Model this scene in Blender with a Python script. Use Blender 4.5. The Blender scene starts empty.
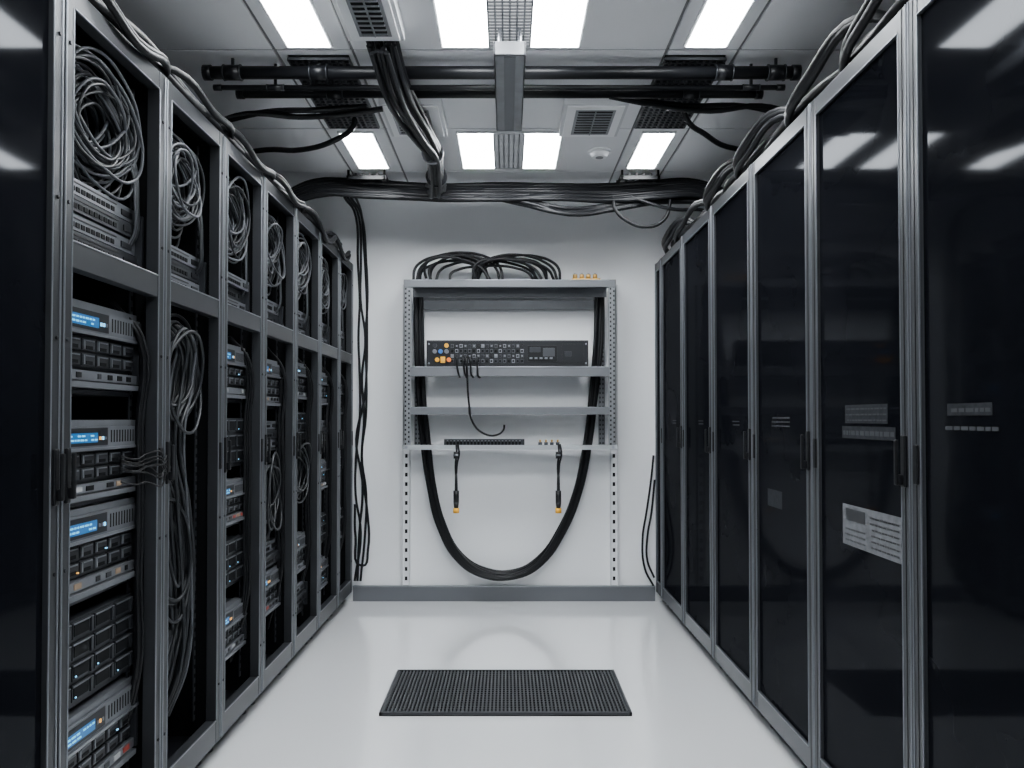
import bpy, math, random
from mathutils import Vector, Matrix
R = random.Random(7)
scene = bpy.context.scene

# ------------------------------------------------------------------ materials
def mk(name, col, rough=0.5, metal=0.0, spec=0.5, emit=None, es=0.0, var=0.0, vs=6.0, bump=0.0, bs=200.0, coat=0.0, rvar=0.0):
    m = bpy.data.materials.new(name); m.use_nodes = True
    nt = m.node_tree; b = nt.nodes['Principled BSDF']
    b.inputs['Base Color'].default_value = (*col, 1)
    b.inputs['Roughness'].default_value = rough
    b.inputs['Metallic'].default_value = metal
    b.inputs['Specular IOR Level'].default_value = spec
    b.inputs['Coat Weight'].default_value = coat
    b.inputs['Coat Roughness'].default_value = .035
    b.inputs['Coat IOR'].default_value = 1.65
    if emit:
        b.inputs['Emission Color'].default_value = (*emit, 1)
        b.inputs['Emission Strength'].default_value = es
    tc = nt.nodes.new('ShaderNodeTexCoord')
    if var > 0 or rvar > 0:
        n = nt.nodes.new('ShaderNodeTexNoise'); n.inputs['Scale'].default_value = vs
        n.inputs['Detail'].default_value = 5
        nt.links.new(tc.outputs['Object'], n.inputs['Vector'])
        if var > 0:
            r = nt.nodes.new('ShaderNodeValToRGB')
            r.color_ramp.elements[0].position = .3; r.color_ramp.elements[1].position = .7
            r.color_ramp.elements[0].color = (*[c*(1-var) for c in col], 1)
            r.color_ramp.elements[1].color = (*[min(1, c*(1+var)) for c in col], 1)
            nt.links.new(n.outputs['Fac'], r.inputs['Fac'])
            nt.links.new(r.outputs['Color'], b.inputs['Base Color'])
        if rvar > 0:
            mr = nt.nodes.new('ShaderNodeMapRange')
            mr.inputs['To Min'].default_value = max(0, rough-rvar); mr.inputs['To Max'].default_value = rough+rvar
            nt.links.new(n.outputs['Fac'], mr.inputs['Value'])
            nt.links.new(mr.outputs['Result'], b.inputs['Roughness'])
    if bump > 0:
        n2 = nt.nodes.new('ShaderNodeTexNoise'); n2.inputs['Scale'].default_value = bs
        bp = nt.nodes.new('ShaderNodeBump'); bp.inputs['Strength'].default_value = bump; bp.inputs['Distance'].default_value = .002
        nt.links.new(tc.outputs['Object'], n2.inputs['Vector'])
        nt.links.new(n2.outputs['Fac'], bp.inputs['Height'])
        nt.links.new(bp.outputs['Normal'], b.inputs['Normal'])
    return m
def mk_glass(name, fac, rough):
    """anti-glare smoked door glass: dark body with a weak, even surface sheen"""
    m = bpy.data.materials.new(name); m.use_nodes=True; nt=m.node_tree
    nt.nodes.remove(nt.nodes['Principled BSDF']); out=nt.nodes['Material Output']
    d=nt.nodes.new('ShaderNodeBsdfDiffuse'); g=nt.nodes.new('ShaderNodeBsdfGlossy'); mx=nt.nodes.new('ShaderNodeMixShader')
    tc=nt.nodes.new('ShaderNodeTexCoord'); n=nt.nodes.new('ShaderNodeTexNoise'); n.inputs['Scale'].default_value=1.3; n.inputs['Detail'].default_value=6
    r=nt.nodes.new('ShaderNodeValToRGB'); r.color_ramp.elements[0].position=.35; r.color_ramp.elements[1].position=.75
    r.color_ramp.elements[0].color=(.0035,.004,.0055,1); r.color_ramp.elements[1].color=(.007,.0075,.010,1)
    nt.links.new(tc.outputs['Object'],n.inputs['Vector']); nt.links.new(n.outputs['Fac'],r.inputs['Fac']); nt.links.new(r.outputs['Color'],d.inputs['Color'])
    g.inputs['Roughness'].default_value=rough; g.inputs['Color'].default_value=(.92,.95,1,1)
    mx.inputs['Fac'].default_value=fac
    nt.links.new(d.outputs[0],mx.inputs[1]); nt.links.new(g.outputs[0],mx.inputs[2]); nt.links.new(mx.outputs[0],out.inputs['Surface'])
    return m

M = dict(
 wall=mk('wall_paint', (.88,.895,.91), .6, var=.02, vs=2, bump=.15, bs=120),
 ceil=mk('ceiling_tile', (.62,.63,.65), .7, var=.04, vs=3, bump=.2, bs=150),
 ceil2=mk('ceiling_panel_raised', (.80,.81,.83), .6, var=.03, vs=3),
 seam=mk('ceiling_seam', (.18,.185,.19), .6),
 floor=mk('epoxy_floor', (.87,.885,.90), .14, spec=.8, var=.015, vs=1.5, coat=1.0, rvar=.03),
 base=mk('baseboard_grey', (.12,.127,.14), .45),
 steel=mk('rack_steel', (.042,.045,.050), .36, metal=.5, var=.08, vs=8),
 steel2=mk('rack_steel_light', (.066,.070,.078), .34, metal=.5, var=.06, vs=8),
 edge=mk('edge_steel', (.27,.285,.31), .3, metal=.8),
 galv=mk('galvanised', (.24,.25,.265), .42, metal=.5, var=.12, vs=15),
 shelf=mk('shelf_grey', (.16,.168,.182), .45, metal=.35, var=.05, vs=8),
 dark=mk('rack_interior_black', (.003,.0035,.0045), .6, spec=.15),
 black=mk('black_plastic', (.0055,.006,.0075), .38, spec=.3),
 cable=mk('black_cable', (.0045,.005,.0065), .45, spec=.3, bump=.2, bs=300),
 gcable=mk('grey_cable', (.075,.08,.09), .45, spec=.35),
 gcable2=mk('dark_grey_cable', (.014,.016,.019), .42, spec=.4),
 glass=mk_glass('smoked_door_glass', .018, .06),
 srv=mk('server_metal', (.18,.19,.21), .36, metal=.5, var=.08, vs=20),
 srvd=mk('server_dark_metal', (.034,.037,.043), .42, metal=.5, var=.1, vs=20),
 bay=mk('drive_bay', (.011,.012,.015), .4, metal=.3),
 white=mk('label_white', (.40,.41,.42), .6, var=.15, vs=60),
 lblg=mk('label_faded', (.018,.020,.024), .7, spec=.1, var=.3, vs=60),
 lblt=mk('label_print', (.045,.048,.054), .7, spec=.1),
 lblw=mk('door_sticker', (.13,.135,.145), .7, spec=.2, var=.2, vs=40),
 tan=mk('label_tan', (.30,.21,.14), .6),
 red=mk('tag_red', (.30,.04,.03), .5),
 lcd=mk('lcd_blue', (.003,.03,.09), .3, emit=(.01,.15,.42), es=.9, var=.2, vs=40),
 lcdt=mk('lcd_text', (.1,.3,.4), .3, emit=(.12,.55,.95), es=1.5),
 led=mk('led_blue', (.02,.2,.4), .3, emit=(.25,.65,1), es=2.0),
 leda=mk('led_amber', (.4,.2,.02), .3, emit=(1,.45,.1), es=1.2),
 gold=mk('brass', (.65,.40,.12), .3, metal=.8),
 yel=mk('yellow_plastic', (.85,.42,.02), .45),
 org=mk('orange_plastic', (.85,.20,.02), .45),
 blu=mk('blue_plastic', (.03,.16,.5), .45),
 lamp=mk('lamp_diffuser', (.9,.9,.9), .5, emit=(.93,.968,1.0), es=41),
 lampg=mk('lamp_louvre', (.5,.5,.5), .5, emit=(.95,.975,1.0), es=2.0),
 grille=mk('ceiling_grille_dark', (.03,.032,.036), .5, metal=.3),
 mat_=mk('floor_grille_steel', (.042,.045,.050), .45, metal=.3),
 acry=mk('acrylic', (.72,.76,.79), .15),
)
M['acry'].node_tree.nodes['Principled BSDF'].inputs['Transmission Weight'].default_value = .5

# ------------------------------------------------------------------ builders
class MB:
    def __init__(s): s.v=[]; s.f=[]; s.m=[]; s.mats=[]; s.sm=[]
    def mi(s, k):
        if k not in s.mats: s.mats.append(k)
        return s.mats.index(k)
    def box(s, x0,x1,y0,y1,z0,z1,k):
        if x0>x1: x0,x1=x1,x0
        if y0>y1: y0,y1=y1,y0
        if z0>z1: z0,z1=z1,z0
        i=len(s.v); q=s.mi(k)
        s.v += [(x0,y0,z0),(x1,y0,z0),(x1,y1,z0),(x0,y1,z0),(x0,y0,z1),(x1,y0,z1),(x1,y1,z1),(x0,y1,z1)]
        for f in ((0,3,2,1),(4,5,6,7),(0,1,5,4),(1,2,6,5),(2,3,7,6),(3,0,4,7)):
            s.f.append(tuple(i+a for a in f)); s.m.append(q); s.sm.append(False)
    def cyl(s, p0, p1, r0, k, r1=None, n=16):
        r1 = r0 if r1 is None else r1
        p0=Vector(p0); p1=Vector(p1); d=(p1-p0).normalized()
        a=d.orthogonal().normalized(); b=d.cross(a); i=len(s.v); q=s.mi(k)
        for p,r in ((p0,r0),(p1,r1)):
            for j in range(n):
                t=2*math.pi*j/n; s.v.append(tuple(p+(a*math.cos(t)+b*math.sin(t))*r))
        for j in range(n):
            s.f.append((i+j,i+(j+1)%n,i+n+(j+1)%n,i+n+j)); s.m.append(q); s.sm.append(True)
        s.f.append(tuple(i+j for j in range(n))[::-1]); s.m.append(q); s.sm.append(False)
        s.f.append(tuple(i+n+j for j in range(n))); s.m.append(q); s.sm.append(False)
    def done(s, name, parent=None, bevel=0.0):
        me=bpy.data.meshes.new(name); me.from_pydata(s.v,[],s.f)
        for k in s.mats: me.materials.append(M[k])
        me.polygons.foreach_set('material_index', s.m); me.polygons.foreach_set('use_smooth', s.sm)
        me.update()
        o=bpy.data.objects.new(name, me); scene.collection.objects.link(o); par(o,parent)
        if bevel:
            bv=o.modifiers.new('bevel','BEVEL'); bv.width=bevel; bv.segments=2; bv.limit_method='ANGLE'
        return o
def par(o, parent):
    if parent:
        o.parent=parent; o.matrix_parent_inverse=Matrix.Translation(-parent.location)
def empty(name, loc=(0,0,0)):
    e=bpy.data.objects.new(name,None); e.location=loc; e.empty_display_size=.1
    scene.collection.objects.link(e); return e
def cables(name, paths, r, k, parent=None, cyclic=False, res=5):
    cu=bpy.data.curves.new(name,'CURVE'); cu.dimensions='3D'; cu.bevel_depth=r; cu.bevel_resolution=2
    cu.resolution_u=res; cu.use_fill_caps=True
    for p in paths:
        sp=cu.splines.new('BEZIER'); sp.bezier_points.add(len(p)-1)
        for bp,c in zip(sp.bezier_points,p):
            bp.co=c; bp.handle_left_type=bp.handle_right_type='AUTO'
        sp.use_cyclic_u=cyclic
    cu.materials.append(M[k])
    o=bpy.data.objects.new(name,cu); scene.collection.objects.link(o); par(o,parent); return o
def bundle(pts, n, spread, jit=.3, rnd=R, squash=1.0):
    out=[]
    for i in range(n):
        a=rnd.uniform(0,2*math.pi); q=spread*math.sqrt(rnd.uniform(.05,1))
        ox,oz=math.cos(a)*q, math.sin(a)*q*squash
        pp=[]
        for j,p in enumerate(pts):
            s=p[3] if len(p)>3 else 1.0
            pp.append((p[0]+ox*s+rnd.uniform(-1,1)*spread*jit, p[1]+oz*.8*s+rnd.uniform(-1,1)*spread*jit,
                       p[2]+oz*s+rnd.uniform(-1,1)*spread*jit*.7))
        out.append(pp)
    return out

# ------------------------------------------------------------------ room
WY=5.07; FY=-1.6; WX=1.95; H=2.515
def slab(name, a, k):
    mb=MB(); mb.box(*a,k); return mb.done(name)
slab('floor',(-WX-.1,WX+.1,FY-.1,WY+.1,-.1,0),'floor')
slab('wall_back',(-WX-.1,WX+.1,WY,WY+.1,0,H),'wall')
slab('wall_front',(-WX-.1,WX+.1,FY-.1,FY,0,H),'wall')
slab('wall_left',(-WX-.1,-WX,FY,WY,0,H),'wall')
slab('wall_right',(WX,WX+.1,FY,WY,0,H),'wall')
mb=MB(); mb.box(-.95,.915,WY-.018,WY,0,.088,'base'); mb.box(-.95,.915,WY-.022,WY,.088,.096,'edge'); mb.done('baseboard_back',bevel=.002)

mb=MB(); mb.box(-WX-.1,WX+.1,FY-.1,WY+.1,H,H+.1,'ceil')
ys=[-1.55,-.65,.25,1.15,2.05,3.03,3.86,4.53,5.05]
xs=[-1.94,-1.4,-.87,-.58,.60,.87,1.4,1.94]
for i in range(len(ys)-1):
    for j in range(len(xs)-1):
        mb.box(xs[j]+.006,xs[j+1]-.006,ys[i]+.006,ys[i+1]-.006,H-.008,H+.01,'ceil2')
for y in ys[1:-1]: mb.box(-1.94,1.94,y-.005,y+.005,H-.004,H+.01,'seam')
for x in xs[1:-1]: mb.box(x-.005,x+.005,-1.55,5.05,H-.004,H+.01,'seam')
mb.done('ceiling',bevel=.002)

def lamp_panel(x0,x1,y0,y1,center):
    e=empty('ceiling_light',((x0+x1)/2,(y0+y1)/2,H-.008))
    m=MB(); z=H-.008; t=.010
    for a in ((x0-t,x1+t,y0-t,y0),(x0-t,x1+t,y1,y1+t),(x0-t,x0,y0,y1),(x1,x1+t,y0,y1)):
        m.box(*a,z-.010,z,'ceil')
    if center:
        c0,c1=-.065,.085
        m.box(c0,c1,y0,y1,z-.006,z,'lampg')
        n=int((y1-y0)/.022)
        for i in range(n):
            yy=y0+(i+.5)*(y1-y0)/n; m.box(c0,c1,yy-.003,yy+.003,z-.013,z-.004,'galv')
        for i in range(7):
            xx=c0+(c1-c0)*i/6; m.box(xx-.003,xx+.003,y0,y1,z-.014,z-.004,'galv')
    m.done('housing',e)
    d=MB()
    if center:
        d.box(x0,-.065,y0,y1,z-.012,z-.001,'lamp'); d.box(.085,x1,y0,y1,z-.012,z-.001,'lamp')
    else: d.box(x0,x1,y0,y1,z-.012,z-.001,'lamp')
    d.done('diffuser',e)
for y0,y1 in ((3.9,4.44),(2.38,2.98),(.6,1.12)):  # last row lies out of view, added as extra illumination
    lamp_panel(-.235,.262,y0,y1,True)
    lamp_panel(-.805,-.65,y0,y1,False)
    lamp_panel(.66,.805,y0,y1,False)

for x0,x1 in ((-.83,-.60),(.60,.83)):
    m=MB(); y0,y1=3.07,3.8; z=H-.008
    m.box(x0,x1,y0,y1,z-.012,z,'dark')
    nx,ny=9,24
    for i in range(nx+1):
        xx=x0+(x1-x0)*i/nx; m.box(xx-.004,xx+.004,y0,y1,z-.02,z-.01,'steel2')
    for i in range(ny+1):
        yy=y0+(y1-y0)*i/ny; m.box(x0,x1,yy-.005,yy+.005,z-.02,z-.01,'steel2')
    m.done('ceiling_air_grille')
for x0,x1,y0,y1,l0,l1 in ((-.545,-.28,3.44,3.84,-.49,-.35),(.245,.52,3.44,3.84,.31,.46),(-.56,-.36,2.45,2.86,-.50,-.41),(.36,.56,2.0,2.3,.41,.5)):
    m=MB(); z=H-.008
    m.box(x0,x1,y0,y1,z-.045,z,'ceil'); m.box(x0+.015,x1-.015,y0+.015,y1-.015,z-.052,z-.043,'wall')
    m.box(l0-.012,l1+.012,y0+.05,y1-.05,z-.054,z-.045,'galv')
    m.box(l0,l1,y0+.06,y1-.06,z-.056,z-.045,'dark')
    n=9
    for i in range(n):
        yy=y0+.06+(y1-y0-.12)*(i+.5)/n; m.box(l0,l1,yy-.0045,yy+.0045,z-.060,z-.052,'galv')
    m.box((l0+l1)/2-.003,(l0+l1)/2+.003,y0+.06,y1-.06,z-.061,z-.052,'galv')
    m.done('ceiling_vent',bevel=.002)
m=MB(); z=H-.008
m.cyl((.477,4.18,z-.012),(.477,4.18,z),.062,'wall',n=28); m.cyl((.477,4.18,z-.035),(.477,4.18,z-.012),.038,'wall',.05,n=28)
m.cyl((.477,4.18,z-.038),(.477,4.18,z-.035),.02,'galv',n=20); m.done('smoke_detector')

m=MB()
x0,x1=-.045,.065
m.box(x0,x1,2.78,3.52,2.375,2.381,'galv'); m.box(x0,x0+.006,2.78,3.52,2.375,2.425,'galv'); m.box(x1-.006,x1,2.78,3.52,2.375,2.425,'galv')
m.box(x0,x1,2.78,2.786,2.375,2.425,'galv')
m.box(x0+.035,x1-.035,2.79,3.51,2.372,2.376,'shelf')
for y in (2.84,3.42):
    m.cyl((x0+.02,y,2.38),(x0+.02,y,H-.008),.006,'edge'); m.cyl((x1-.02,y,2.38),(x1-.02,y,H-.008),.006,'edge')
m.done('ceiling_strut_channel',bevel=.001)

def conduit(name,x0,x1,y,z,r,cl):
    e=empty(name,((x0+x1)/2,y,z)); m=MB()
    m.cyl((x0,y,z),(x1,y,z),r,'black',n=20)
    for x in cl:
        m.cyl((x-.03,y,z),(x+.03,y,z),r*1.2,'black',n=14)
        m.cyl((x-.034,y,z),(x-.03,y,z),r*1.3,'srvd',n=14); m.cyl((x+.03,y,z),(x+.034,y,z),r*1.3,'srvd',n=14)
        m.box(x-.005,x+.005,y-.005,y+.005,z,H-.008,'steel')
    m.cyl((x0-.02,y,z),(x0+.01,y,z),r*1.2,'black'); m.cyl((x1-.01,y,z),(x1+.02,y,z),r*1.2,'black')
    m.done('pipe',e)
conduit('overhead_conduit',-1.14,1.10,3.10,2.452,.024,(-1.05,-.72,.83,1.03))
conduit('overhead_conduit',-1.12,1.06,3.15,2.415,.010,(-.9,.95))
conduit('overhead_conduit',-1.08,1.02,3.30,2.450,.017,(-.7,.75))
cables('overhead_power_cable',[[(-1.25,3.35,2.33),(-1.08,3.36,2.39),(-.87,3.42,2.40),(-.68,3.44,2.42),(-.53,3.46,2.45)],
   [(-1.2,3.37,2.36),(-1.0,3.4,2.415),(-.8,3.42,2.43),(-.6,3.46,2.46)],
   [(-1.3,3.75,2.34),(-1.12,3.78,2.38),(-.95,3.75,2.37),(-.78,3.7,2.40),(-.7,3.68,2.45),(-.69,3.68,2.50)]],.013,'cable')
cables('overhead_power_cable',[[(.42,3.3,2.44),(.6,3.36,2.43),(.85,3.38,2.41),(1.05,3.35,2.42),(1.2,3.3,2.36)],
   [(.5,3.34,2.45),(.75,3.40,2.44),(1.0,3.38,2.43),(1.2,3.34,2.36)],
   [(.76,3.5,2.50),(.78,3.52,2.43),(.88,3.6,2.39),(1.0,3.68,2.36),(1.2,3.7,2.35)]],.012,'cable')

e=empty('ceiling_cable_trunk',(-.4,3.6,2.42))
cables('strands',bundle([(-.45,2.90,2.475,1.2),(-.435,3.05,2.40,1.2),(-.41,3.3,2.385,1.1),(-.38,3.55,2.38,1.0),(-.35,3.85,2.385,.75),(-.36,4.1,2.37,.8),(-.38,4.4,2.37,1.0),(-.40,4.55,2.41,1.2)],26,.052,.12),.0105,'cable',e)
m=MB(); m.cyl((-.352,3.83,2.385),(-.352,3.86,2.385),.052,'galv',n=20); m.cyl((-.362,4.16,2.37),(-.362,4.185,2.37),.055,'black',n=20); m.done('cable_tie',e)

e=empty('overhead_cable_bundle',(0,4.62,2.42))
cables('strands',bundle([(-1.28,4.58,2.34),(-1.1,4.6,2.43),(-.8,4.62,2.435),(-.4,4.6,2.41),(0,4.62,2.415),(.3,4.62,2.42),(.6,4.62,2.41),(.85,4.62,2.43),(1.1,4.6,2.43),(1.3,4.58,2.34)],26,.055,.14),.0125,'cable',e)
cables('slack_strands',bundle([(-.5,4.6,2.40),(-.1,4.6,2.39),(.10,4.6,2.35),(.34,4.56,2.285),(.6,4.58,2.315),(.85,4.62,2.37),(1.15,4.6,2.36)],9,.024,.35),.012,'cable',e)
cables('loose_loop',[[(.60,4.58,2.38),(.61,4.56,2.30),(.68,4.55,2.23),(.78,4.55,2.20),(.88,4.56,2.24),(.92,4.58,2.34),(.93,4.6,2.40)],
  [(.70,4.58,2.38),(.80,4.56,2.335),(.95,4.56,2.30),(1.1,4.57,2.30),(1.25,4.58,2.25)]],.010,'cable',e)
m=MB()
for x in (-.78,.74):
    m.box(x-.11,x+.11,4.50,4.515,2.455,2.475,'black'); m.box(x-.11,x+.11,4.70,4.715,2.455,2.475,'black')
    for q in range(6):
        xx=x-.1+.04*q; m.box(xx-.006,xx+.006,4.50,4.715,2.478,2.488,'black')
    for xx in (x-.1,x+.1):
        m.box(xx-.006,xx+.006,4.5,4.512,2.455,H-.008,'black'); m.box(xx-.006,xx+.006,4.70,4.712,2.455,H-.008,'black')
m.done('tray_bracket',e)

# ------------------------------------------------------------------ racks
def server(mb,X,y0,y1,z0,z1,kind,rd,d0=.075):
    def b(da,db,ya,yb,za,zb,k): mb.box(X(da),X(db),ya,yb,za,zb,k)
    h=z1-z0; w=y1-y0
    b(d0+.012,.62,y0+.008,y1-.008,z0,z1-.003,'srvd')
    if kind=='lcd':
        a=z0+h*.62
        b(d0-.012,d0+.02,y0,y1,a,z1-h*.08,'srv')
        b(d0-.004,d0+.03,y0+.004,y1-.004,z1-h*.075,z1,'srv')
        b(d0-.018,d0,y0,y1,a,a+h*.035,'edge')
        b(d0-.0135,d0,y0+w*.06,y0+w*.60,a+h*.06,z1-h*.10,'bay')
        la,lb,lc,ld=y0+w*.18,y0+w*.48,a+h*.10,z1-h*.16
        b(d0-.015,d0,la,lb,lc,ld,'lcd')
        for r in range(2):
            yy=la+.006
            while yy<lb-.012:
                q=rd.uniform(.006,.018); q=min(q,lb-.004-yy)
                if rd.random()<.7: b(d0-.016,d0,yy,yy+q,lc+(ld-lc)*(.2+.42*r),lc+(ld-lc)*(.36+.42*r),'lcdt')
                yy+=q+.005
        for i in range(3): b(d0-.016,d0,y0+w*(.50+.03*i),y0+w*(.515+.03*i),a+h*.13,a+h*.17,rd.choice(['srv','led','leda']))
        for i in range(9):
            yy=y0+w*(.64+.034*i); b(d0-.0125,d0,yy,yy+w*.014,a+h*.09,z1-h*.13,'dark')
        mz0=z0+h*.24
        b(d0+.004,d0+.02,y0+.004,y1-.004,mz0,a-.003,'srvd')
        n=6
        for r in range(2):
            za=mz0+(a-mz0)*(.08+.46*r); zb=za+(a-mz0)*.36
            for i in range(n):
                ya=y0+w*(.04+.155*i); yb=ya+w*.14
                b(d0-.004,d0+.01,ya,yb,za,zb,rd.choice(['bay','srvd','srvd']))
                b(d0-.007,d0,ya+w*.008,ya+w*.02,za+.003,zb-.003,'srv')
                b(d0-.006,d0,ya+w*.03,yb-w*.015,zb-.006,zb-.003,'srv')
                b(d0-.005,d0,ya+w*.04,yb-w*.03,za+.003,za+(zb-za)*.4,'dark')
                if rd.random()<.10: b(d0-.0075,d0,yb-w*.025,yb-w*.01,za+.004,za+.007,rd.choice(['led','led','leda']))
        b(d0-.008,d0+.02,y0,y1,z0+h*.10,z0+h*.21,'srv')
        b(d0-.016,d0+.02,y0-.003,y1-.01,z0+.003,z0+h*.08,'srv')
        for i in range(8):
            if rd.random()<.8:
                ya=y0+w*(.04+.115*i); b(d0-.010,d0,ya,ya+w*.08*rd.uniform(.4,1),z0+h*.125,z0+h*.185,rd.choice(['white','black','dark','tan','srvd','red','srvd','black']))
    elif kind=='bays':
        b(d0,d0+.02,y0,y1,z0,z1,'srvd')
        nr=max(1,int(h/.045)); n=4
        for r in range(nr):
            za=z0+h*(r+.1)/nr; zb=z0+h*(r+.88)/nr
            for i in range(n):
                ya=y0+w*(.04+.235*i); yb=ya+w*.21
                b(d0-.006,d0+.01,ya,yb,za,zb,'srvd')
                b(d0-.0075,d0,ya+w*.01,yb-w*.05,za+.006,zb-.006,'dark')
                b(d0-.011,d0,yb-w*.035,yb-w*.01,za+.002,zb-.002,'srvd')
                b(d0-.009,d0,ya,yb,zb-.004,zb-.001,'edge')
                if rd.random()<.4: b(d0-.0095,d0,ya+w*.02,ya+w*.03,za+.008,za+.011,'led')
    else:
        n=max(1,round(h/.045))
        for r in range(n):
            za=z0+h*r/n+.002; zb=z0+h*(r+1)/n-.003; off=rd.choice([0,-.012,.006])
            b(d0+off,d0+.03,y0,y1,za,zb,'srv' if r%2==(n-1)%2 else 'srvd')
            hh=zb-za
            for i in range(12):
                ya=y0+w*(.07+.055*i); b(d0+off-.002,d0+.02,ya,ya+w*.038,za+hh*.2,za+hh*.5,'dark')
            b(d0+off-.002,d0+.02,y0+w*.05,y0+w*.74,za+hh*.72,za+hh*.80,'bay')
            b(d0+off-.003,d0+.02,y0+w*.80,y0+w*.93,za+hh*.25,zb-hh*.35,rd.choice(['black','srvd','bay']))
            b(d0+off-.003,d0+.02,y0+w*.02,y0+w*.045,za+hh*.3,za+hh*.5,'led' if r%2 else 'black')
    for ya in (y0-.004,y1-.008):
        b(d0-.014,d0+.01,ya,ya+.012,z0+h*.1,z1-h*.1,'srvd')

def coil(X,yc,zc,ry,rz,n,rd,d0=.03,d1=.10):
    out=[]
    for i in range(n):
        a=rd.uniform(.5,1.08); a2=a*rd.uniform(.85,1.15); dc=rd.uniform(d0,d1); ph=rd.uniform(0,6.3)
        cy=yc+rd.uniform(-.025,.025); cz=zc+rd.uniform(-.03,.03)+(1-a2)*rz*.4
        tilt=rd.uniform(-.35,.35); w1=rd.uniform(-.12,.12)
        pp=[]
        for j in range(9):
            t=2*math.pi*j/9
            u=ry*a*math.cos(t)*(1+w1*math.sin(2*t)); v=rz*a2*math.sin(t)*(1-w1*math.cos(t))
            pp.append((X(dc+.022*math.sin(t+ph)),cy+u*math.cos(tilt)-v*math.sin(tilt)*.5,cz+v+u*math.sin(tilt)))
        out.append(pp)
    return out

def carcass(m,X,y0,y1):
    def b(da,db,ya,yb,za,zb,k): m.box(X(da),X(db),ya,yb,za,zb,k)
    b(.035,.86,y0+.002,y0+.012,.06,2.06,'dark'); b(.035,.86,y1-.012,y1-.002,.06,2.06,'dark')
    b(.85,.86,y0+.012,y1-.012,.06,2.06,'dark'); b(.035,.86,y0+.002,y1-.002,2.06,2.075,'black')
    b(.035,.86,y0+.002,y1-.002,.06,.075,'black')
    b(.05,.84,y0+.02,y1-.02,.03,.06,'dark')
    for yy in (y0+.05,y1-.05):
        for d in (.07,.80):
            m.cyl((X(d),yy,0),(X(d),yy,.035),.018,'black'); m.cyl((X(d),yy,0),(X(d),yy,.01),.026,'steel')

LB=[.70,1.22,1.747,2.27,2.74,3.20,3.68,4.16,4.64,5.05]
XL=-.955
def XLf(d): return XL-d
fills=[None,None,
 dict(low=[('lcd',1.20,1.41),('lcd',.93,1.125),('lcd',.70,.915),('bays',.46,.655),('lcd',.22,.43)],up=1.70),
 dict(low=[],up=1.66),
 dict(low=[('lcd',1.20,1.40),('bays',.96,1.13),('lcd',.74,.90),('bays',.52,.68),('lcd',.26,.44)],up=1.66),
 dict(low=[('lcd',1.18,1.38),('sw',1.0,1.12),('lcd',.30,.48),('sw',.5,.6)],up=1.64),
 dict(low=[('lcd',1.22,1.40),('bays',1.02,1.16),('lcd',.38,.56),('sw',.18,.32)],up=1.66),
 dict(low=[('lcd',1.20,1.38),('sw',1.0,1.12),('lcd',.74,.9),('bays',.45,.6),('lcd',.2,.36)],up=1.66),
 dict(low=[('lcd',1.15,1.35),('bays',.8,1.0),('lcd',.4,.6)],up=1.66)]
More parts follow.
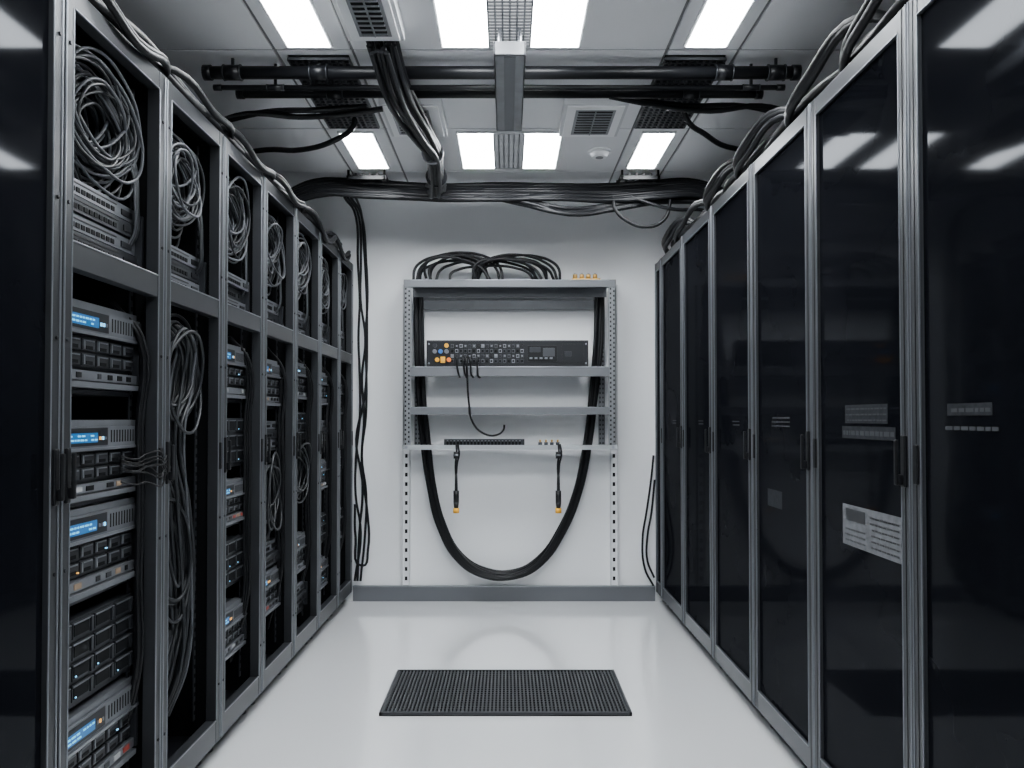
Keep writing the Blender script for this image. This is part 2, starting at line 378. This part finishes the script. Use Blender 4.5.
for i in range(len(LB)-1):
    y0,y1=LB[i]+.003,LB[i+1]-.003; rd=random.Random(100+i)
    closed = i<2
    e=empty('server_rack' if not closed else 'server_cabinet',(XL-.43,(y0+y1)/2,0))
    m=MB(); X=XLf
    def b(da,db,ya,yb,za,zb,k): m.box(X(da),X(db),ya,yb,za,zb,k)
    carcass(m,X,y0,y1)
    m.done('carcass',e)
    m=MB(); st=.038
    for ya,yb in ((y0,y0+st),(y1-st,y1)):
        b(0,.034,ya,yb,.06,2.085,'steel'); 
    b(-.003,.004,y0+.002,y0+.006,.07,2.08,'edge'); b(-.003,.004,y1-.007,y1-.003,.07,2.08,'edge')
    b(-.002,.004,y0+st-.004,y0+st-.001,.14,2.035,'edge'); b(-.002,.004,y1-st+.001,y1-st+.004,.14,2.035,'edge')
    b(.001,.034,y0+st,y1-st,2.035,2.084,'steel'); b(.001,.034,y0+st,y1-st,.06,.135,'steel')
    if not closed:
        b(.001,.034,y0+st,y1-st,1.462,1.522,'steel'); b(-.001,.004,y0+st,y1-st,1.519,1.523,'edge')
    b(-.001,.004,y0+st,y1-st,2.034,2.038,'edge'); b(-.001,.004,y0+st,y1-st,.133,.137,'edge')
    for z in (.25,.8,1.3,1.6,1.95):
        m.cyl((X(0),y0+.018,z),(X(-.004),y0+.018,z),.005,'srvd',n=10)
        m.cyl((X(0),y1-.018,z),(X(-.004),y1-.018,z),.005,'black',n=10)
    m.done('door_frame',e,bevel=.0025)
    m=MB()
    for ya in ((y0+.010) if closed is False else (y1-.03),):
        b(-.008,.0,ya,ya+.018,.945,1.065,'black'); b(-.018,-.008,ya+.003,ya+.015,.955,.98,'black'); b(-.022,-.014,ya+.003,ya+.015,.955,1.055,'black')
    if not closed: b(-.006,.0,y1-.028,y1-.012,.96,1.05,'black')
    m.done('latch_handle',e,bevel=.003)
    if closed:
        m=MB(); b(.012,.024,y0+st,y1-st,.137,2.033,'glass'); m.done('door_panel',e); continue
    m=MB()
    for ya in (y0+.04,y1-.056):
        b(.068,.072,ya,ya+.016,.14,2.03,'srvd')
        z=.16
        while z<2.0:
            b(.0665,.07,ya+.004,ya+.012,z,z+.012,'dark'); z+=.03
    m.done('mounting_rails',e)
    f=fills[i]; sy0,sy1=y0+.045,y1-.03
    m=MB(); server(m,X,sy0,sy1,1.53,f['up'],'sw',rd,.06); m.done('network_switch',e)
    for kind,za,zb in f['low']:
        m=MB(); server(m,X,sy0,sy1,za,zb,kind,rd,.065)
        m.box(X(.07),X(.5),sy0,sy1,za-.012,za-.002,'srvd')
        m.done('rack_server' if kind!='sw' else 'network_switch',e)
    yc=(y0+y1)/2+.01; hw=(y1-y0)/2-.075
    n=26 if i==2 else 16
    cables('cable_coil',coil(X,yc-.01,1.865,hw*1.0,.125,n,rd,.04,.12),.0040,'gcable',e,cyclic=True)
    cables('cable_coil_dark',coil(X,yc,1.84,hw*1.02,.14,14,rd,.05,.14),.004,'gcable2',e,cyclic=True)
    pp=[]
    for q in range(12):
        o=rd.uniform(-.03,.03); o2=rd.uniform(-.02,.02)
        pp.append([(X(.2),yc-.1+o,2.04),(X(.09),yc-.06+o,1.98),(X(.06+abs(o2)),yc+.04+o,1.93),(X(.06),yc+hw*.95+o2*.5,1.82+o),(X(.05),yc+hw+o2*.5,1.72),(X(.065),yc+hw+o2*.5,1.60),(X(.12),yc+hw*.8+o,1.56)])
    cables('patch_cables',pp[:6],.0036,'gcable',e); cables('patch_cables_dark',pp[6:],.004,'gcable2',e)
    pp=[]
    if not f['low']:
        for q in range(18):
            o=rd.uniform(-.09,.09); o2=rd.uniform(-.06,.06); d=rd.uniform(.05,.12)
            pp.append([(X(.2),yc+o*.5,1.45),(X(d),yc+.03+o*.7,1.40),(X(d),yc+.07+o2,1.25),(X(d),yc-.02+o,1.08),(X(d),yc+.04+o2,.85),(X(d),yc+.08+o2,.6),(X(d),yc+.03+o*.8,.35),(X(d+.05),yc+o,.2)])
        cables('hanging_cables',pp[:14],.0055,'gcable2',e); cables('hanging_cables_grey',pp[14:],.0042,'gcable',e)
        cables('cable_coil_low',coil(X,yc,.70,hw*.8,.22,6,rd,.05,.12),.005,'gcable2',e,cyclic=True)
        cables('cable_coil_mid',coil(X,yc,1.27,hw*.8,.14,7,rd,.04,.1),.005,'gcable2',e,cyclic=True)
    else:
        for q in range(7):
            o2=rd.uniform(-.015,.012); d=rd.uniform(.03,.06)
            pp.append([(X(.1),y1-.09+o2,1.44),(X(d),y1-.057+o2*.6,1.35),(X(d),y1-.055+o2*.6,1.1),(X(d-.005),y1-.06+o2,.95),(X(d),y1-.055+o2*.6,.7),(X(d),y1-.056+o2*.6,.45),(X(.1),y1-.06+o2,.2)])
        cables('side_cables',pp,.0042,'cable',e)
        if i in (5,6):
            cables('cable_coil_low',coil(X,yc,.80 if i==5 else .85,hw*.9,.14,10,rd,.03,.09),.0045,'gcable2',e,cyclic=True)
        if i==2:
            pp=[]
            for q in range(8):
                z=1.0+rd.uniform(-.04,.04)
                pp.append([(X(.055),y1-.13,z),(X(.03),y1-.095,z-.01),(X(.015),y1-.065,z+rd.uniform(-.02,.01)),(X(-.008),y1-.035,z-.01+rd.uniform(-.02,.02)),(X(-.006),y1-.01,z-.015),(X(-.004),y1+.02,1.0+rd.uniform(-.03,.03))])
            cables('patch_leads',pp,.0024,'cable',e)

XR=.92
def XRf(d): return XR+d
RB=[.66,1.26,1.86,2.46,3.06,3.66,4.27,4.87,5.05]
def text_rows(b,y0,y1,z0,rows,dz,k,rd,h=.006):
    for r in range(rows):
        yy=y0
        while yy<y1-.01:
            q=rd.uniform(.008,.03); q=min(q,y1-yy)
            b(.0086,.0104,yy,yy+q,z0+dz*r,z0+dz*r+h,k); yy+=q+.005
for i in range(len(RB)-1):
    y0,y1=RB[i]+.003,RB[i+1]-.003; X=XRf
    e=empty('server_cabinet',(XR+.43,(y0+y1)/2,0)); narrow=(y1-y0)<.3
    m=MB()
    def b(da,db,ya,yb,za,zb,k): m.box(X(da),X(db),ya,yb,za,zb,k)
    carcass(m,X,y0,y1); m.done('carcass',e)
    m=MB(); st=.043 if not narrow else .03
    b(0,.034,y0,y0+st,.06,2.085,'steel2'); b(0,.034,y1-st,y1,.06,2.085,'steel2')
    b(.001,.034,y0+st,y1-st,2.035,2.084,'steel2'); b(.001,.034,y0+st,y1-st,.06,.13,'steel2')
    for ya in (y0+.021,y1-.025): b(-.0015,.004,ya,ya+.004,.06,2.085,'black')
    b(-.003,.004,y0+.001,y0+.004,.06,2.085,'edge'); b(-.003,.004,y1-.004,y1-.001,.06,2.085,'edge')
    b(-.002,.004,y0+st-.003,y0+st,.13,2.035,'edge'); b(-.002,.004,y1-st,y1-st+.003,.13,2.035,'edge')
    b(-.002,.004,y0+st,y1-st,.128,.132,'edge'); b(-.002,.004,y0+st,y1-st,2.033,2.037,'edge')
    m.done('door_frame',e,bevel=.0025)
    m=MB(); b(.010,.022,y0+st,y1-st,.13,2.035,'glass'); m.done('door_glass',e)
    if not narrow:
        m=MB()
        for ya in (y0+.012,):
            b(-.008,.0,ya,ya+.020,.97,1.09,'black'); b(-.020,-.008,ya+.004,ya+.016,.975,1.0,'black'); b(-.026,-.018,ya+.004,ya+.016,.975,1.08,'black')
        ya=y1-.034
        b(-.006,.0,ya,ya+.018,.98,1.07,'black')
        m.done('latch_handle',e,bevel=.003)
        m=MB(); rl=random.Random(40+i)
        if i==2:
            b(.0095,.0102,y0+.09,y0+.40,1.075,1.108,'lblg'); b(.0095,.0102,y0+.13,y0+.38,1.116,1.165,'lblg')
            text_rows(b,y0+.135,y0+.375,1.122,3,.015,'lblt',rl,.004); text_rows(b,y0+.095,y0+.395,1.084,1,.015,'lblt',rl,.012)
            b(.0092,.0102,y0+.065,y0+.40,.785,.895,'lblw')
            text_rows(b,y0+.075,y0+.23,.797,6,.015,'bay',rl,.004); text_rows(b,y0+.26,y0+.39,.797,3,.015,'srvd',rl,.004); b(.0086,.0104,y0+.26,y0+.38,.853,.885,'srvd')
        elif i==1:
            b(.0095,.0102,y0+.30,y0+.46,1.135,1.16,'lblg'); text_rows(b,y0+.305,y0+.455,1.142,1,.012,'lblt',rl,.008)
            text_rows(b,y0+.28,y0+.48,1.105,1,.012,'lblt',rl,.008)
        elif i==3:
            text_rows(b,y0+.22,y0+.40,1.10,3,.014,'lblt',rl,.005); b(.0095,.0102,y0+.30,y0+.45,.82,.88,'lblg')
        elif i>3: text_rows(b,y0+.2,y0+.3,1.10,2,.014,'lblt',rl,.004)
        if m.v: m.done('door_labels',e)

def top_run(name,x,ylist,s,rd,n,r):
    paths=[]
    for k in range(n):
        ox=rd.uniform(-.03,.04); p=[]
        for j,y in enumerate(ylist):
            p.append((x+s*(ox+rd.uniform(-.012,.012)), y+rd.uniform(-.05,.05), 2.085+r+rd.uniform(.0,.03)+ (abs(math.sin(y*3.3+k))*.03)))
        paths.append(p)
    return cables(name,paths,r,'cable')
rd=random.Random(5)
yl=[.9+.32*i for i in range(13)]
top_run('rack_top_cable_run',-1.01,yl,-1,rd,6,.015)
top_run('rack_top_cable_run',.975,yl,1,rd,7,.016)
pp=[]
for (ya,yb,dr) in ((1.75,2.35,.05),(2.3,2.9,.03),(2.75,3.4,.04),(3.3,3.9,.04),(3.9,4.6,.09),(4.4,5.0,.08)):
    for q in range(2):
        o=rd.uniform(0,.02)
        pp.append([(-1.03,ya-.05,2.11),(-.965,ya+.05,2.13+o),(-.935-o*.5,(ya+yb)/2,2.12-dr+o*2),(-.965,yb-.05,2.12+o),(-1.03,yb+.05,2.11)])
cables('slack_cable_loops',pp,.010,'cable')
pp=[]
for (ya,yb,up) in ((1.75,2.35,.10),(2.1,2.8,.07),(2.75,3.4,.05),(3.3,3.9,.05),(3.9,4.6,.06),(4.3,4.9,.05)):
    for q in range(3):
        o=rd.uniform(-.01,.03)
        pp.append([(1.05,ya-.05,2.105),(.96,ya+.08,2.13+up+o),(.925-abs(o),(ya+yb)/2,2.12+up*.4+o),(.945,yb-.08,2.115+o*.5),(1.05,yb+.05,2.105)])
cables('slack_cable_loops',pp,.013,'cable')

e=empty('hanging_wall_cable',(-.9,5.03,1.2))
pp=[]; rw=random.Random(3)
for q in range(3):
    o=.018*q
    p=[(-.95+o,4.75,2.42),(-.925+o,4.98,2.36)]
    z=2.1
    while z>.2:
        p.append((-.915+o+rw.uniform(-.018,.022),5.04,z)); z-=.24
    p.append((-.935+o,5.03,.13)); pp.append(p)
pp.append([(-.88,4.7,2.42),(-.885,4.95,2.36),(-.885,5.035,2.2),(-.865,5.04,1.7),(-.88,5.04,1.25),(-.93,5.04,1.0),(-.90,5.04,.8),(-.86,5.04,.55),(-.855,5.04,.32),(-.89,5.04,.22),(-.93,5.03,.4),(-.935,5.03,.6)])
cables('strands',pp,.0075,'cable',e)
cables('hanging_wall_cable',[[(.905,5.04,.9),(.885,5.04,.72),(.86,5.04,.55),(.835,5.04,.38),(.85,5.04,.2),(.90,5.03,.10)],
 [(.91,5.035,.75),(.89,5.035,.55),(.865,5.04,.4),(.865,5.04,.25),(.905,5.03,.15)]],.0065,'cable')

# ------------------------------------------------------------------ wall shelf rack
e=empty('wall_shelf_rack',(.02,4.96,1.4))
yf=4.85; xl,xr=-.615,.650; W0=WY
m=MB()
def holes(mb,x0,x1,yface,z0,z1,step=.028,h=.012,k='dark'):
    z=z0
    while z<z1:
        mb.box(x0,x1,yface-.0012,yface+.001,z,z+h,k); z+=step
for xa,s in ((xl,1),(xr,-1)):
    a,bb=(xa,xa+.045) if s>0 else (xa-.045,xa)
    m.box(a,bb,yf,yf+.012,.945,1.955,'galv')
    m.box(a if s>0 else bb-.006,a+.006 if s>0 else bb,yf,WY-.03,.945,1.955,'galv')
    holes(m,a+.008,a+.017,yf,.97,1.93); holes(m,a+.028,a+.037,yf,.984,1.93)
    c0,c1=(xa+.045,xa+.085) if s>0 else (xa-.085,xa-.045)
    m.box(c0,c1,WY-.035,WY-.03,.945,1.955,'shelf')
    holes(m,c0+.006,c0+.014,WY-.035,.97,1.93); holes(m,c0+.024,c0+.032,WY-.035,.97,1.93)
    w0,w1=(-.645,-.597) if s>0 else (.637,.685)
    m.box(w0,w1,WY-.022,WY,.10,1.955,'ceil2'); m.box(w0,w0+.006,WY-.034,WY-.02,.10,1.955,'ceil'); m.box(w1-.006,w1,WY-.034,WY-.02,.10,1.955,'ceil')
    z=.13
    while z<.93:
        m.box(w0+.016,w1-.016,WY-.0235,WY-.02,z,z+.024 ,'dark'); z+=.058
m.done('uprights',e,bevel=.001)
m=MB()
for z0,z1 in ((1.91,1.955),(1.378,1.436),(1.150,1.196)):
    m.box(xl+.002 if z0>1.9 else xl+.04,xr-.002 if z0>1.9 else xr-.04,yf-.004,yf+.006,z0,z1,'shelf' )
    m.box(xl+.04,xr-.04,yf,4.99,z1-.006,z1-.001,'shelf')
    m.box(xl+.04,xr-.04,yf-.006,yf,z1-.006,z1,'edge')
    m.box(xl+.04,xr-.04,yf+.006,yf+.02,z0,z0+.004,'steel')
m.box(xl+.04,xr-.04,4.985,4.99,1.87,1.955,'shelf')
m.box(xl+.05,xr-.05,5.035,5.04,1.80,1.86,'shelf')
m.done('shelves',e,bevel=.0015)
m=MB(); m.box(xl+.01,xr-.01,yf-.006,4.99,.948,.956,'acry'); m.box(xl-.005,xr+.005,yf-.009,yf-.006,.942,.970,'acry')
for x in (xl+.02,xr-.02): m.cyl((x,yf-.014,.957),(x,yf-.006,.957),.008,'edge',n=12)
m.done('acrylic_shelf',e)

e2=empty('rack_audio_switch',(0,4.91,1.436))
m=MB(); dx0,dx1,dz0,dz1=-.475,.482,1.4365,1.592; fy=4.866
m.box(dx0,dx1,fy,4.985,dz0+.004,dz1,'srvd'); m.box(dx0-.004,dx1+.004,fy-.006,fy+.002,dz0,dz1+.002,'bay')
m.box(dx0,dx1,fy-.008,fy,dz1-.006,dz1,'steel')
for q in range(17):
    xx=dx0+.14+q*.026
    for r in range(4):
        z=dz0+.022+r*.030; m.box(xx,xx+.019,fy-.010,fy,z,z+.022,['srvd','steel2','srv','srvd','black'][(q*3+r*2)%5])
        m.box(xx+.004,xx+.015,fy-.012,fy,z+.006,z+.016,['dark','srv','dark','bay'][(q*2+r)%4])
for x,z,k in ((-.415,.040,'yel'),(-.345,.040,'org'),(-.43,.090,'srv'),(-.395,.090,'blu'),(-.36,.090,'srv'),(-.36,.125,'yel'),(-.43,.125,'srvd')):
    m.cyl((x,fy-.022,dz0+z),(x,fy-.005,dz0+z),.013,k,n=14)
m.box(-.395,-.368,fy-.02,fy,dz0+.022,dz0+.058,'yel')
m.box(.125,.30,fy-.010,fy,dz0+.03,dz1-.03,'black'); m.box(.135,.20,fy-.012,fy,dz0+.085,dz1-.04,'srvd'); m.box(.215,.285,fy-.012,fy,dz0+.06,dz1-.045,'steel2')
for q in range(5): m.box(.135+q*.03,.152+q*.03,fy-.013,fy,dz0+.045,dz0+.055,'srv')
m.box(.33,.46,fy-.008,fy,dz0+.02,dz1-.02,'bay'); m.box(.345,.385,fy-.010,fy,dz0+.06,dz0+.09,'srvd')
for x in (dx0+.01,dx1-.01):
    for z in (dz0+.02,dz1-.02): m.cyl((x,fy-.010,z),(x,fy,z),.006,'edge',n=10)
m.done('chassis',e2,bevel=.001)
pp=[]
for q,x in enumerate((-.30,-.26,-.22,-.18)):
    pp.append([(x,fy-.008,dz0+.05),(x,fy-.03,dz0+.045),(x+.005,fy-.035,dz0),(x+.01,fy-.03,dz0-.03-.01*q),(x+.02,fy-.012,dz0-.065)])
pp.append([(-.24,fy-.008,dz0+.06),(-.24,fy-.04,dz0+.04),(-.235,fy-.035,1.38),(-.225,fy-.035,1.22),(-.20,fy-.035,1.10),(-.13,fy-.03,1.035),(-.06,fy-.03,1.03),(-.02,fy-.02,1.06),(-.015,fy-.02,1.09)])
cables('leads',pp,.006,'cable',e2)
m=MB(); m.box(-.37,.10,4.87,4.95,.9565,1.003,'bay'); m.box(-.375,.105,4.866,4.872,.9565,1.005,'srvd')
for q in range(22):
    x=-.36+q*.0205; m.box(x,x+.013,4.862,4.868,.968,.99,'dark'); m.box(x+.002,x+.011,4.861,4.868,.992,.997,'srv')
m.done('patch_panel',bevel=.001)
m=MB()
for x in (.20,.235,.27,.305):
    m.cyl((x,4.9,.9565),(x,4.9,.985),.012,'srvd',n=12); m.cyl((x,4.9,.985),(x,4.9,1.0),.006,'gold',n=12)
m.box(.185,.32,4.885,4.915,.9565,.968,'srvd'); m.done('coax_coupler_strip')
m=MB()
m.box(.39,.56,4.87,4.91,1.9555,1.966,'gold')
for x in (.41,.45,.49,.53):
    m.cyl((x,4.89,1.966),(x,4.89,1.992),.014,'gold',n=12); m.cyl((x,4.89,1.992),(x,4.89,2.0),.007,'white',n=12)
m.done('brass_connector_strip')
for x in (-.30,.305):
    ee=empty('dangling_audio_connector',(x,4.85,.75))
    cables('lead',[[(x,4.845,.975),(x+.003,4.832,.93),(x-.004,4.835,.85),(x,4.84,.76)],[(x+.01,4.845,.975),(x+.018,4.832,.92),(x+.006,4.835,.86),(x+.002,4.84,.80)]],.006,'cable',ee)
    m=MB(); m.cyl((x,4.84,.89),(x,4.84,.93),.016,'black'); m.cyl((x,4.84,.70),(x,4.84,.80),.010,'black',.008); m.cyl((x,4.84,.63),(x,4.84,.70),.017,'black',.017); m.cyl((x,4.84,.59),(x,4.84,.63),.012,'black',.017)
    m.cyl((x,4.84,.568),(x,4.84,.597),.018,'yel'); m.cyl((x,4.84,.905),(x,4.84,.915),.0175,'srv'); m.done('plug',ee)

e=empty('draped_cable_bundle',(.0,5.01,1.0))
U=[(-.545,5.015,1.90),(-.54,5.012,1.6),(-.525,5.012,1.3),(-.50,5.012,1.0),(-.46,5.01,.72),(-.40,5.01,.48),(-.28,5.01,.27),(-.12,5.01,.175),(.05,5.01,.17),(.20,5.01,.25),(.33,5.01,.43),(.43,5.01,.68),(.49,5.01,.95),(.535,5.012,1.3),(.56,5.012,1.6),(.57,5.015,1.90)]
cables('strands',bundle(U,9,.023,.14),.012,'cable',e,res=6)
pp=[]
rd=random.Random(11)
for cx,hw,hh,n in ((-.30,.24,.165,6),(.03,.24,.15,6),(-.12,.34,.12,3)):
    for q in range(n):
        a=rd.uniform(.72,1.08); y=rd.uniform(4.875,4.97); c=cx+rd.uniform(-.05,.05); sk=rd.uniform(-.07,.07)
        p=[]
        for j in range(9):
            t=math.pi*(1-j/8); p.append((c+hw*a*math.cos(t)+sk*math.sin(t), y+.02*math.cos(t*2+q), 1.966+hh*a*(max(0,math.sin(t))**.8)))
        pp.append(p)
cables('coiled_cable',pp,.0085,'cable')

m=MB(); x0,x1,y0,y1=-.485,.475,3.115,3.645
m.box(x0,x1,y0,y1,0,.004,'dark')
for a in ((x0,x1,y0,y0+.010),(x0,x1,y1-.010,y1),(x0,x0+.010,y0,y1),(x1-.010,x1,y0,y1)): m.box(*a,.002,.014,'mat_')
n=64
for i in range(1,n):
    x=x0+(x1-x0)*i/n; m.box(x-.0038,x+.0038,y0+.01,y1-.01,.003,.012,'mat_')
for i in range(1,20):
    y=y0+(y1-y0)*i/20; m.box(x0+.01,x1-.01,y-.002,y+.002,.003,.008,'mat_')
m.done('floor_vent_grille')

# ------------------------------------------------------------------ world + camera
w=bpy.data.worlds.new('world'); scene.world=w; w.use_nodes=True
w.node_tree.nodes['Background'].inputs['Color'].default_value=(.5,.52,.55,1)
w.node_tree.nodes['Background'].inputs['Strength'].default_value=.2
cam=bpy.data.cameras.new('camera'); co=bpy.data.objects.new('camera',cam); scene.collection.objects.link(co)
co.location=(0,0,1.13); co.rotation_euler=(math.radians(90+1.1),0,0)
cam.sensor_width=36; cam.lens=816/1024*36; cam.shift_x=.005; cam.shift_y=.0179; cam.clip_start=.02
scene.camera=co
